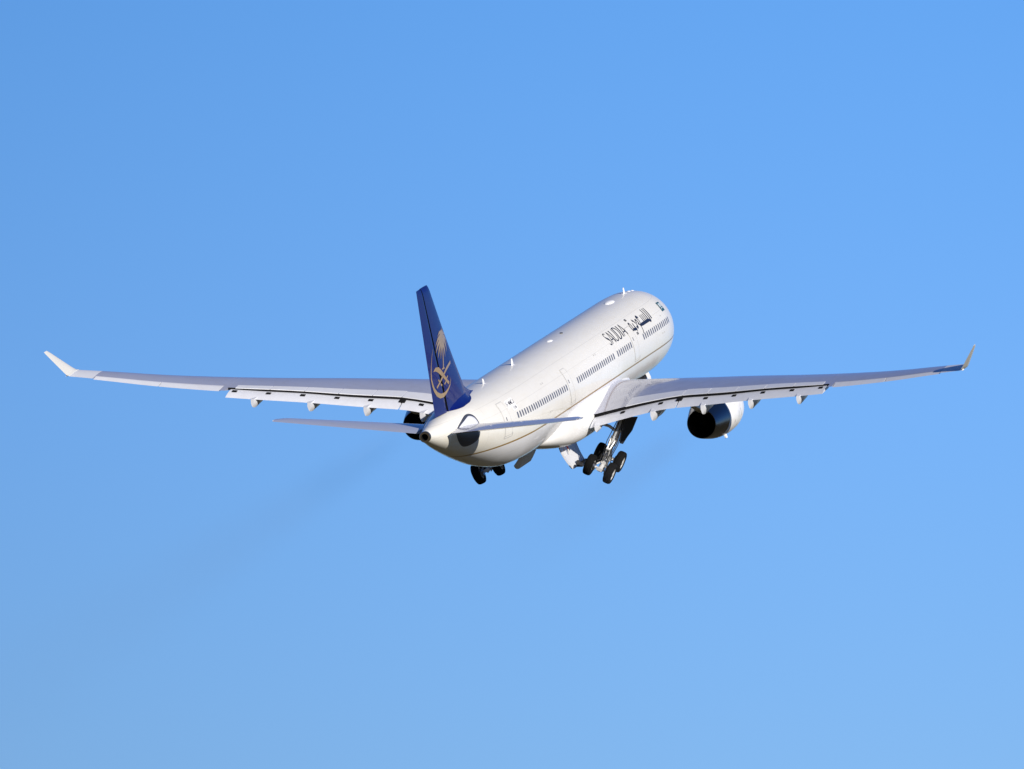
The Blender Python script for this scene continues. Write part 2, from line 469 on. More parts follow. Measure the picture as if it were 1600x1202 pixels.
# temporary registration sticker
mb = MB(); f = side_map(49.85, 30.0, 0.010)
conform_patch(mb, f, 0, 1.62, .30, .84, 6, 4); conform_patch(mb, f, .72, 1.62, 0, .30, 4, 3)
reg = mb.build('registration_marking', 'patch', air, recalc=False)
mb = MB(); f = side_map(49.85, 30.0, 0.022)
def glyph(ch, x, y, w, h, t):
    q = lambda *p: stroke(mb, f, [(x + a * w, y + b * h) for a, b in p], t)
    if ch == 'F': q((0,0),(0,1)); q((0,1),(1,1)); q((0,.5),(.8,.5))
    elif ch == '-': q((.1,.5),(.9,.5))
    elif ch == 'W': q((0,1),(.25,0)); q((.25,0),(.5,.8)); q((.5,.8),(.75,0)); q((.75,0),(1,1))
    elif ch == 'C': q((1,.9),(.6,1),(.2,.95),(0,.6),(0,.4),(.2,.05),(.6,0),(1,.1))
    elif ch == 'J': q((1,1),(1,.2),(.6,0),(.1,.15))
    elif ch == '1': q((.5,0),(.5,1))
    elif ch == '3': q((0,1),(1,.9),(.9,.6),(.4,.5)); q((.4,.5),(1,.4),(.9,.05),(0,0))
    elif ch == '5': q((1,1),(0,1),(0,.55),(.8,.6),(1,.3),(.7,0),(0,.05))
    elif ch == '6': q((.9,1),(.1,.6),(0,.2),(.5,0),(1,.2),(.8,.5),(.1,.45))
x = .12
for ch, w in zip('F-WWCJ', (.15, .12, .24, .24, .2, .14)):
    mb = MB(); glyph(ch, x, .44, w, .28, .05); x += w + .07
    mb.build('registration_letter', 'ink', reg, recalc=False)
x = .84
for ch in '1536':
    mb = MB(); glyph(ch, x, .08, .12, .17, .035); x += .18
    mb.build('serial_digit', 'ink', reg, recalc=False)

# --- cabin doors: panel, seal line, peep window and sill plate
def cabin_door(S0, S1, z0, z1):
    """S0 aft edge, S1 forward edge"""
    mb = MB()
    fn = lambda u, v: skin_at(u, v, 0.010)
    conform_patch(mb, fn, S0, S1, z0, z1, 6, 14)
    d = mb.build('cabin_door', 'fuselage', air, recalc=False)
    mb = MB(); fn = lambda u, v: skin_at(u, v, 0.016)
    r = .14
    loop = arc(S1 + r, z1 - r, r, r, 90, 180, 4) + arc(S1 + r, z0 + r, r, r, 180, 270, 4) + arc(S0 - r, z0 + r, r, r, 270, 360, 4) + arc(S0 - r, z1 - r, r, r, 0, 90, 4)
    stroke(mb, fn, loop + [loop[0]], .03)
    stroke(mb, fn, [(S0 - .05, z1), (S1 + .05, z1)], .05)
    mb.build('door_seal', 'seal', d, recalc=False)
    mb = MB(); stroke(mb, fn, [(S0 + .06, z0 + .03), (S0 + .04, z0 - .12), (S1 - .04, z0 - .12), (S1 - .06, z0 + .12)], .05)
    mb.build('sill_plate', 'seal', d, recalc=False)
    mb = MB(); c = (S0 + S1) / 2
    stroke(mb, fn, [(c + .12, .98), (c + .12, 1.2)], .14); mb.build('door_window', 'glass', d, recalc=False)
    return d
cabin_door(51.45, 50.2, .06, 2.08)
cabin_door(36.05, 34.9, -.2, 1.86)
cabin_door(18.05, 16.75, -.2, 1.84)

# small service markings on the lower side
for k, (S, z) in enumerate(((41.6, .1), (41.2, .1), (40.8, 1.8), (41.2, 1.8), (27.5, 1.55), (27.1, 1.55), (9.3, .35), (9.8, .35), (8.9, 1.35))):
    mb = MB(); fn = lambda u, v: skin_at(u, v, 0.012)
    stroke(mb, fn, [(S, z), (S + .14, z)], .09)
    mb.build('service_mark', 'seal', air, recalc=False)

# --- antennas and domes on the crown
def blade(S, h=.62, c=.62):
    mb = MB(); rings = []
    for k in range(7):
        t = k / 6; cc = c * (1 - .45 * t); x0 = S + .30 * t ** 1.3
        z = 2.80 + h * t
        rings.append([(x0 + cc * (.5 - .5 * math.cos(2*pi*j/16)), .045 * (1 - .4 * t) * math.sin(2*pi*j/16), z) for j in range(16)])
    mb.loft(rings)
    b = mb.build('blade_antenna', 'white', air)
    mb = MB(); mb.loft([[(S + .3 + (.55 - .1*k) * math.cos(2*pi*j/20), (.20 - .05*k) * math.sin(2*pi*j/20), 2.80 + .02 * k) for j in range(20)] for k in range(2)])
    mb.build('antenna_base', 'white', b)
blade(47.2, .34, .42); blade(39.5, .44, .5); blade(8.4, .40, .46)
def dome(S, L, W, h, y=0.0):
    mb = MB(); rings = []
    for k in range(8):
        a = k / 8 * pi / 2
        base = math.cos(a)
        ring = []
        for j in range(28):
            x = S + L * base * math.cos(2*pi*j/28); yy = y + W * base * math.sin(2*pi*j/28)
            ring.append((x, yy, TOP(x) - (2.82 - math.sqrt(2.82 ** 2 - yy * yy)) - .02 + h * math.sin(a)))
        rings.append(ring)
    mb.loft(rings, caps=(False, True)); return mb.build('antenna_dome', 'patch', air, angle=60)
dome(12.9, .9, .30, .11); dome(29.7, .5, .2, .08); dome(7.3, .25, .13, .06); dome(6.3, .25, .13, .06)
mb = MB(); mb.loft([[(26.4 + .10 * math.cos(2*pi*j/16), .10 * math.sin(2*pi*j/16), 2.80 + .07 * k) for j in range(16)] for k in range(2)])
mb.build('anti_collision_beacon', 'hose', air)

# ------------------------------------------------------------------ aerofoils
def yt(x, t): return 5 * t * (.2969 * math.sqrt(max(x, 0)) - .1260 * x - .3516 * x*x + .2843 * x**3 - .1036 * x**4)

def foil(x1_up=1.0, x1_lo=1.0, n=18):
    """(x, side) list from the upper trailing end round the nose to the lower trailing end"""
    up = [x1_up * (0.5 + 0.5 * math.cos(pi * i / n)) for i in range(n + 1)]
    lo = [x1_lo * (0.5 - 0.5 * math.cos(pi * i / n)) for i in range(1, n + 1)]
    return [(x, 1) for x in up] + [(x, -1) for x in lo]

sLE = lambda y: 21.3 + .637 * (y - 2.82) if y < 40 else 0
sTE = lambda y: 32.4 + (y - 2.82) * .12 if y < 9.4 else 33.19 + .366 * (y - 9.4)
zLE = spline([(1.5,-1.36),(2.82,-1.24),(6,-.80),(9.4,-.36),(13,.10),(17,.55),(20,.93),(24,1.51),(27,2.05),(29.2,2.42)])
zTE = spline([(1.5,-2.2),(2.82,-1.885),(6.33,-.985),(9.0,-.445),(12.2,-.065),(15.7,.42),(17.1,.58),(19.5,.83),(23.5,1.40),(27.8,2.17),(29.2,2.39)])
tcr = spline([(1.5,.155),(2.82,.15),(6,.128),(9.4,.115),(14,.108),(29.2,.10)])
zSlot = spline([(2.5,-1.87),(3.24,-1.67),(6.33,-.91),(8.94,-.385),(12.2,-.02),(15.66,.48),(17.1,.63),(19.2,.9),(19.7,.96)])
zFlap = spline([(2.8,-2.45),(3.36,-2.27),(3.9,-2.13),(6.6,-1.4),(8.6,-.97),(9.4,-.88),(11.46,-.6),(14.56,-.14),(17.45,.23),(19.5,.51)])

def wing_pt(y, x, side, off=0.0):
    c = sTE(y) - sLE(y)
    h = yt(x, tcr(y)) * c * (.74 if side > 0 else 1.2) + off
    z = zLE(y) + (zTE(y) - zLE(y)) * x
    return (sLE(y) + c * x, y, z + side * h)

def wing_ring(y, up, lo, n=18): return [wing_pt(y, x, s) for x, s in foil(up, lo, n)]

def flap_ring(y, n=12, noff=0.0):
    N = Vector((sTE(y) - .8 - .55, y, zSlot(y) - .27)); T = Vector((sTE(y) + .7, y, zFlap(y)))
    d = T - N; nrm = Vector((-d.z, 0, d.x)).normalized(); L = d.length
    return [tuple(N + d * x + nrm * (s * yt(x, .13) * L * (1.15 if s > 0 else .6) + .02 * L * math.sin(pi * x))) for x, s in foil(1, 1, n)]

def flap_top(y, x, off=0.0):
    N = Vector((sTE(y) - .8 - .55, y, zSlot(y) - .27)); T = Vector((sTE(y) + .7, y, zFlap(y)))
    d = T - N; nrm = Vector((-d.z, 0, d.x)).normalized(); L = d.length
    return N + d * x + nrm * (yt(x, .13) * L * 1.15 + .02 * L * math.sin(pi * x) + off)

def lin(a, b, n): return [a + (b - a) * i / n for i in range(n + 1)]

def put(mb, sg, name, mats, parent, **kw):
    if sg < 0: mb.mirror()
    return mb.build(name, mats, parent, **kw)

def make_wing(sg):
    side = 'starboard' if sg > 0 else 'port'
    cut = lambda y: (sTE(y) - .8 - sLE(y)) / (sTE(y) - sLE(y))
    mb = MB()
    def seg(ys, up, lo, caps=(True, True), rear=1, mi=0):
        rings = [wing_ring(y, up(y), lo(y)) for y in ys]
        ids = mb.loft(rings, closed=False, caps=(False, False), mi=mi)
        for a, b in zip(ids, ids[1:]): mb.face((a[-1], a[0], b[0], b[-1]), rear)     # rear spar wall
        if caps[0]: mb.face(ids[0][::-1], 0)
        if caps[1]: mb.face(ids[-1], 0)
    ys1 = [1.6, 2.3, 2.82, 3.5, 4.5, 5.5, 6.5, 7.5, 8.3, 9.0, 9.4, 9.8, 10.5] + lin(11.5, 19.66, 8)
    seg(ys1, cut, lambda y: cut(y) - .09)  # rear wall coloured dark for the shade inside the flap slot
    one = lambda y: 0.999
    seg([19.67, 19.97], one, one, rear=0)
    seg(lin(19.98, 27.55, 6), lambda y: .745, lambda y: .745, rear=0)
    seg([27.56, 28.3, 28.95], one, one, rear=2, mi=2)
    wing = put(mb, sg, 'wing', ['wing', 'dark', 'panel'], air, angle=40)
    wing['label'] = side + ' wing'
    # winglet
    mb = MB(); rings = []
    pth = [(28.95, sLE(28.95), sTE(28.95), zLE(28.95), .1, 8), (29.05, 38.2, 40.48, 2.44, .1, 28), (29.18, 38.55, 40.62, 2.62, .095, 48), (29.53, 39.4, 41.0, 3.15, .09, 57), (30.08, 40.72, 41.58, 3.98, .085, 60), (30.15, 41.02, 41.68, 4.11, .07, 60)]
    for (y, l, t, z, tc, cant) in pth:
        c = t - l; nv = Vector((0, -math.sin(R(cant)), math.cos(R(cant))))
        rings.append([tuple(Vector((l + c * x, y, z + 0)) + nv * (s * yt(x, tc) * c)) for x, s in foil(.999, .999, 12)])
    mb.loft(rings)
    put(mb, sg, 'winglet', 'winglet', wing, angle=40)
    # navigation light at the tip
    mb = MB(); mb.loft([[(40.1 + .12*k, 29.12 + (.06 - .015*k) * math.cos(2*pi*j/10), 2.38 + (.06 - .015*k) * math.sin(2*pi*j/10)) for j in range(10)] for k in range(4)])
    put(mb, sg, 'navigation_light', 'navlight', wing)
    # spoilers, lifted slightly off the skin
    for (a, b) in ((5.35, 9.17), (9.22, 10.95), (11.0, 12.98), (13.03, 15.03), (15.08, 17.1), (17.15, 19.2)):
        mb = MB(); ys = lin(a, b, 4)
        rings = []
        for y in ys:
            x0 = .70 if y > 9.2 else .72; x1 = cut(y) + .002
            up = [wing_pt(y, x0 + (x1 - x0) * i / 5, 1, .022) for i in range(6)]
            lo = [wing_pt(y, x0 + (x1 - x0) * i / 5, 1, -.02) for i in range(5, -1, -1)]
            rings.append(up + lo)
        mb.loft(rings)
        put(mb, sg, 'spoiler', 'panel', wing, angle=25)
    # flaps with dark brackets on their upper face
    for (a, b, br) in ((3.25, 9.03, (5.27, 7.85)), (9.12, 19.47, (10.97, 13.0, 15.05, 17.11, 19.14))):
        mb = MB(); mb.loft([flap_ring(y) for y in lin(a, b, 10)])
        fl = put(mb, sg, 'flap', 'panel', wing, angle=50)
        for y in br:
            mb = MB()
            mb.loft([[tuple(flap_top(yy, x, o)) for x in (.42, .58) for o in ((-.02, .035) if x == .42 else (.035, -.02))] for yy in (y - .14, y + .14)])
            put(mb, sg, 'roller_bracket', 'dark', fl, smooth=False)
    mb = MB(); mb.loft([[tuple(flap_top(yy, x, o)) for x in (.33, .55) for o in ((-.02, .06) if x == .33 else (.06, -.02))] for yy in (8.9, 9.28)])
    put(mb, sg, 'flap_hinge', 'dark', wing, smooth=False)
    # shade of the flap slot, painted as a black strip under the spoilers' trailing edge
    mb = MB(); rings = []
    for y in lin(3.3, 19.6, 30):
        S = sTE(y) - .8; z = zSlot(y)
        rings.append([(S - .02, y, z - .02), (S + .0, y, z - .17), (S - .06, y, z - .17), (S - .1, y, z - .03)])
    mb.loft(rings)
    put(mb, sg, 'slot_shade', 'dark', wing, smooth=False)
    # ailerons
    for (a, b) in ((20.02, 23.62), (23.70, 27.50)):
        mb = MB(); rings = []
        for y in lin(a, b, 4):
            c = sTE(y) - sLE(y); x0 = .752
            pts = []
            for x, s in foil(1, 1, 8):
                xx = x0 + (.999 - x0) * x
                h = yt(xx, tcr(y)) * c * (.8 if s > 0 else 1.1) * min(1, math.sqrt(x * 20) if x < .05 else 1)
                d = .055 * x                                   # slight droop
                pts.append((sLE(y) + c * xx, y, zLE(y) + (zTE(y) - zLE(y)) * xx + s * h - d))
            rings.append(pts)
        mb.loft(rings)
        put(mb, sg, 'aileron', 'panel', wing, angle=45)
    # flap track fairings: canoe bodies whose tails droop with the flaps
    for (yc, wd, ln, dp) in ((3.75, .24, 2.6, .42), (7.55, .27, 5.2, .74), (11.03, .26, 4.8, .70), (14.4, .25, 4.4, .66), (17.8, .22, 3.8, .60)):
        mb = MB(); rings = []
        S1 = sTE(yc) + .95; S0 = S1 - ln
        zf = zFlap(yc)
        for k in range(13):
            t = k / 12; S = S0 + ln * t
            top = (zTE(yc) - .28) if S < sTE(yc) - .9 else (zSlot(yc) - .35) + (zf - .06 - zSlot(yc) + .35) * (S - sTE(yc) + .9) / 1.85
            prof = math.sin(pi * min(1, .12 + t * .66)) ** .8 if t < .7 else 1.0 - .12 * ((t - .7) / .3)
            dd = dp * prof * (1 if t > .12 else .45 + 4.5 * t * 1.0)
            bot = top - dd if t < .78 else top - dd * (1 - .25 * ((t - .78) / .22) ** 2)
            w = wd * (math.sin(pi * min(.5, .1 + t * .8)) if t < .75 else 1 - .55 * ((t - .75) / .25))
            rings.append([(S, yc - w, top + .1), (S, yc - w, top - (top - bot) * .35), (S, yc - w * .5, top - (top - bot) * .75), (S, yc, bot), (S, yc + w * .5, top - (top - bot) * .75), (S, yc + w, top - (top - bot) * .35), (S, yc + w, top + .1)])
        mb.loft(rings)
        put(mb, sg, 'flap_track_fairing', 'panel', wing, angle=50)
    return wing
for sg in (1, -1): make_wing(sg)

# ------------------------------------------------------------------ belly fairing
mb = MB(); rings = []
fw = spline([(17.5,2.3),(19.5,2.72),(22,3.0),(25,3.2),(31,3.2),(33.5,3.12),(35.5,2.92),(37.2,2.62),(38.6,2.2),(39.8,1.5)])
fb = spline([(17.5,-2.5),(19.5,-2.85),(22,-3.2),(25,-3.42),(32.5,-3.42),(34.5,-3.36),(36.2,-3.16),(38,-2.86),(39.8,-2.5)])
for S in lin(17.5, 39.8, 46):
    w, b = fw(S), fb(S); zc = -1.75; hu, hd = 1.35, zc - b
    ring = []
    for k in range(64):
        a = 2 * pi * k / 64; c, s = math.cos(a), math.sin(a); e = 2 / (2.6 if s > 0 else 3.4)
        ring.append((S, w * math.copysign(abs(c) ** e, c), zc + (hu if s > 0 else hd) * math.copysign(abs(s) ** e, s)))
    rings.append(ring)
mb.loft(rings)
mb.build('belly_fairing', 'white', air, angle=50)

# ------------------------------------------------------------------ vertical stabilizer
fLE = spline([(2.2,51.75),(2.8,52.3),(3.94,53.42),(5.2,54.8),(8.0,57.72),(10.85,60.5)])
fTE = lambda z: 58.95 + .405 * z
fhx = lambda z: .705 - (z - 2.5) * .0078
def fin_pt(z, x, s, off=0.0):
    c = fTE(z) - fLE(z)
    return (fLE(z) + c * x, s * (yt(x, .108) * c + off), z)
zs = [2.2, 2.6, 3.0, 3.5, 4, 5, 6, 7, 8, 9, 10, 10.6]
mb = MB(); rings = []
for z in zs + [10.85, 10.98]:
    hx = fhx(z) - .012
    k = 1 if z < 10.7 else (.75 if z < 10.9 else .3)
    r = [fin_pt(z, x, s) for x, s in foil(hx, hx, 18)]
    if k < 1: r = [(p[0] + (.10 if k < .5 else .02) * (1 - (p[0] - fLE(z)) / 3), p[1] * k, p[2]) for p in r]
    rings.append(r)
ids = mb.loft(rings, closed=False, caps=(False, True))
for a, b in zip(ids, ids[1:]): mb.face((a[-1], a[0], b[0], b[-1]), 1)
# dorsal fillet ahead of the fin
fin = mb.build('vertical_stabilizer', ['blue', 'dark'], air, angle=50)
mb = MB(); rings = []
for i in range(13):
    t = i / 12; S = 50.3 + 3.6 * t; h = .03 + 1.35 * t ** 1.55; w = .03 + .40 * t
    z0 = 2.815
    rings.append([(S, w * 1.25, z0 - .03 - .2 * w), (S, w, z0 + h * .10), (S, w * .72, z0 + h * .4), (S, w * .42, z0 + h * .8), (S, 0, z0 + h), (S, -w * .42, z0 + h * .8), (S, -w * .72, z0 + h * .4), (S, -w, z0 + h * .10), (S, -w * 1.25, z0 - .03 - .2 * w)])
mb.loft(rings)
mb.build('dorsal_fillet', 'blue', fin, angle=50)
# root fillet where the fin meets the fuselage
def skin_top(S, y):
    tt, bb, ww = TOP(S), BOT(S), WID(S); zc, hh = (tt + bb) / 2, (tt - bb) / 2
    return zc + hh * math.sqrt(max(0, 1 - (y / ww) ** 2))
fyo = spline([(51.9,.16),(52.4,.40),(53.2,.62),(54.2,.74),(55.4,.74),(56.4,.62),(57.2,.40),(57.8,.15)])
for sg in (1, -1):
    mb = MB(); rings = []
    for S in lin(51.9, 57.75, 24):
        x = (S - fLE(3.0)) / (fTE(3.0) - fLE(3.0))
        yi = yt(x, .108) * (fTE(3.0) - fLE(3.0)) - .04 if x > .01 else 0.0
        yo = fyo(S); yi = min(yi, yo - .06)
        row = []
        for k in range(9):
            u = k / 8; y = max(0, yi) + (yo - max(0, yi)) * u
            row.append((S, sg * y, skin_top(S, y) + .012 + .50 * (1 - u) ** 2.2 * math.sin(pi * min(1, max(0, (S - 51.9) / 5.85))) ** .5))
        rings.append(row)
    mb.loft(rings, closed=False, caps=(False, False))
    mb.build('fin_root_fillet', 'blue', fin, angle=60)
# rudder
mb = MB(); rings = []
for z in [2.62, 3.0, 3.5, 4, 5, 6, 7, 8, 9, 10, 10.6, 10.85, 10.96]:
    c = fTE(z) - fLE(z); h0 = fhx(z) + .006
    k = 1 if z < 10.7 else (.8 if z < 10.9 else .35)
    r = []
    for x, s in foil(1, 1, 10):
        xx = h0 + (.9995 - h0) * x
        hh = yt(xx, .108) * c * (min(1, math.sqrt(x / .06)) if x < .06 else 1)
        r.append((fLE(z) + c * xx, s * hh * k, z))
    rings.append(r)
mb.loft(rings)
rudder = mb.build('rudder', 'blue', fin, angle=50)

# emblem on the starboard and port faces: palm over crossed swords in a crescent ring
def fin_map(sg, off=0.014):
    def f(u, v):                       # u = station, v = height
        z = v; c = fTE(z) - fLE(z); x = min(.985, max(.03, (u - fLE(z)) / c))
        p = fin_pt(z, x, sg, off); return p
    return f
for sg in (1, -1):
    f = fin_map(sg); mb = MB()
    cx = 59.05
    # palm crown and trunk
    top = (58.35, 7.75)
    for pts, w in (
        ([(58.35, 7.45), (58.9, 7.55), (59.45, 7.42), (59.95, 7.05)], [.30, .34, .26, .03]),
        ([(58.35, 7.35), (58.95, 7.35), (59.5, 7.05), (59.92, 6.62)], [.30, .38, .30, .03]),
        ([(58.35, 7.25), (58.85, 7.15), (59.25, 6.75), (59.48, 6.25)], [.30, .38, .30, .03]),
        ([(58.35, 7.2), (58.7, 7.0), (58.9, 6.6), (58.98, 6.12)], [.30, .36, .26, .03]),
        ([(58.35, 7.2), (58.25, 6.95), (58.12, 6.55), (58.08, 6.12)], [.30, .36, .26, .03]),
        ([(58.35, 7.3), (58.0, 7.15), (57.75, 6.8), (57.62, 6.38)], [.30, .34, .24, .03]),
        ([(58.35, 7.4), (57.95, 7.38), (57.62, 7.15), (57.42, 6.82)], [.26, .28, .2, .03]),
        ([(58.35, 7.55), (58.0, 7.62), (57.75, 7.5), (57.62, 7.3)], [.2, .2, .16, .03]),
        ([(58.4, 7.4), (58.75, 7.75), (59.1, 7.78), (59.5, 7.6)], [.3, .3, .22, .03]),
        ([(58.4, 7.3), (58.42, 7.7), (58.44, 8.02)], [.3, .34, .04]),
        ([(58.4, 7.4), (58.2, 7.72), (58.05, 7.86)], [.3, .22, .03]),
        ([(58.4, 7.4), (58.6, 7.78), (58.72, 7.92)], [.3, .22, .03])):
        stroke(mb, f, pts, .2, w=[q * .78 for q in w])
    stroke(mb, f, [(58.4, 7.55), (58.45, 6.95), (58.5, 6.7), (58.5, 6.2), (58.5, 5.5)], .3, w=[.5, .5, .22, .15, .18])
    stroke(mb, f, [(58.8, 5.46), (58.28, 5.46)], .09)
    # crossed swords
    stroke(mb, f, [(60.38, 5.52), (60.03, 5.62), (59.5, 5.52), (59.1, 5.33), (58.61, 5.06), (58.12, 4.76), (57.72, 4.51), (57.45, 4.40)], .2, w=[.02, .22, .34, .34, .27, .22, .2, .2])
    stroke(mb, f, [(57.66, 4.87), (57.98, 4.74)], .12); stroke(mb, f, [(58.05, 4.58), (58.36, 4.44)], .12)
    stroke(mb, f, [(56.95, 5.64), (57.45, 5.50), (57.94, 5.34), (58.35, 5.14), (58.82, 4.90), (59.19, 4.69), (59.75, 4.43)], .2, w=[.20, .20, .20, .17, .17, .14, .16])
    stroke(mb, f, [(59.5, 4.90), (59.2, 4.70)], .12); stroke(mb, f, [(59.08, 4.56), (58.8, 4.44)], .12)
    # crescent ring open at the top
    pts = [(60.48, 6.95), (60.66, 6.5), (60.76, 5.98), (60.78, 5.5), (60.72, 5.1), (60.5, 4.72), (60.2, 4.36), (59.7, 4.02), (59.1, 3.82), (58.5, 3.80), (58.01, 3.90), (57.58, 4.07), (57.26, 4.27), (57.12, 4.5), (57.08, 4.7)]
    stroke(mb, f, pts, .1, w=[.02, .06, .09, .12, .15, .18, .22, .28, .30, .26, .20, .15, .11, .07, .02])
    em = mb.build('tail_emblem', 'gold', fin, recalc=False)

# ------------------------------------------------------------------ horizontal stabilizers
def make_stab(sg):
    hLE = lambda y: 55.35 + .60 * (y - .6) if y < 9.2 else 60.51 + (y - 9.2) * 1.6
    hTE = lambda y: 60.50 + .275 * (y - .6)
    zT = lambda y: 1.66 + .137 * (y - .6)
    zL = lambda y: zT(y) - .075 * (hTE(y) - hLE(y))
    def pt(y, x, s, o=0.0):
        c = hTE(y) - hLE(y)
        return (hLE(y) + c * x, y, zL(y) + (zT(y) - zL(y)) * x + s * (yt(x, .095 if y < 9.5 else .06) * c + o))
    mb = MB(); rings = [[pt(y, x, s) for x, s in foil(.70, .70, 16)] for y in [.5, 1, 1.6, 2.5, 3.5, 5, 6.5, 8, 9.0, 9.35, 9.6, 9.7]]
    ids = mb.loft(rings, closed=False, caps=(True, True))
    for a, b in zip(ids, ids[1:]): mb.face((a[-1], a[0], b[0], b[-1]), 1)
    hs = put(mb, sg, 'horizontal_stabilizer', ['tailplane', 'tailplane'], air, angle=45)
    mb = MB(); rings = []
    for y in (1.15, 2.5, 4, 5.5, 7, 8.4, 9.2, 9.6):
        c = hTE(y) - hLE(y); r = []
        for x, s in foil(1, 1, 8):
            xx = .699 + .300 * x
            h = yt(xx, .095) * c
            r.append((hLE(y) + c * xx, y, zL(y) + (zT(y) - zL(y)) * xx + s * h))
        rings.append(r)
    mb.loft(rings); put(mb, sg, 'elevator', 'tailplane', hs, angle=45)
    # sliding seal plate on the fuselage side round the root
    def lobe(pts, name, mat, off):
        mb = MB(); cx = sum(p[0] for p in pts) / len(pts); cz = sum(p[1] for p in pts) / len(pts)
        N = len(pts); rows = []
        for k in range(1, 7):
            q = k / 6; rows.append([mb.add(skin_at(cx + (p[0] - cx) * q, cz + (p[1] - cz) * q, off if k < 6 else off * .2)) for p in pts])
        c0 = mb.add(skin_at(cx, cz, off))
        for i in range(N):
            j = (i + 1) % N; mb.face((c0, rows[0][i], rows[0][j]))
            for a, b in zip(rows, rows[1:]): mb.face((a[i], b[i], b[j], a[j]))
        return put(mb, sg, name, mat, hs, angle=60)
    def smooth(pts, n=6):
        out = []; m = len(pts)
        for i in range(m):
            p0, p1, p2, p3 = pts[i-1], pts[i], pts[(i+1) % m], pts[(i+2) % m]
            for k in range(n):
                t = k / n
                out.append(tuple(.5 * (2*p1[d] + (p2[d]-p0[d])*t + (2*p0[d]-5*p1[d]+4*p2[d]-p3[d])*t*t + (3*p1[d]-p0[d]-3*p2[d]+p3[d])*t**3) for d in (0, 1)))
        return out
    big = smooth([(59.1, 1.55), (58.6, 1.85), (57.3, 2.18), (56.4, 2.27), (55.75, 2.1), (55.5, 1.6), (55.55, 1.2), (55.7, .6), (56.6, .35), (57.6, .45), (58.7, 1.0)])
    small = smooth([(59.05, 1.50), (58.45, 1.80), (57.25, 2.06), (56.45, 2.16), (55.86, 1.98), (55.62, 1.55), (55.75, 1.2), (56.6, 1.22), (57.8, 1.36)])
    lobe(big, 'root_seal_gap', 'gap', .035)
    ap = lobe(small, 'root_seal_plate', 'panel', .085)
    return hs
for sg in (1, -1): make_stab(sg)

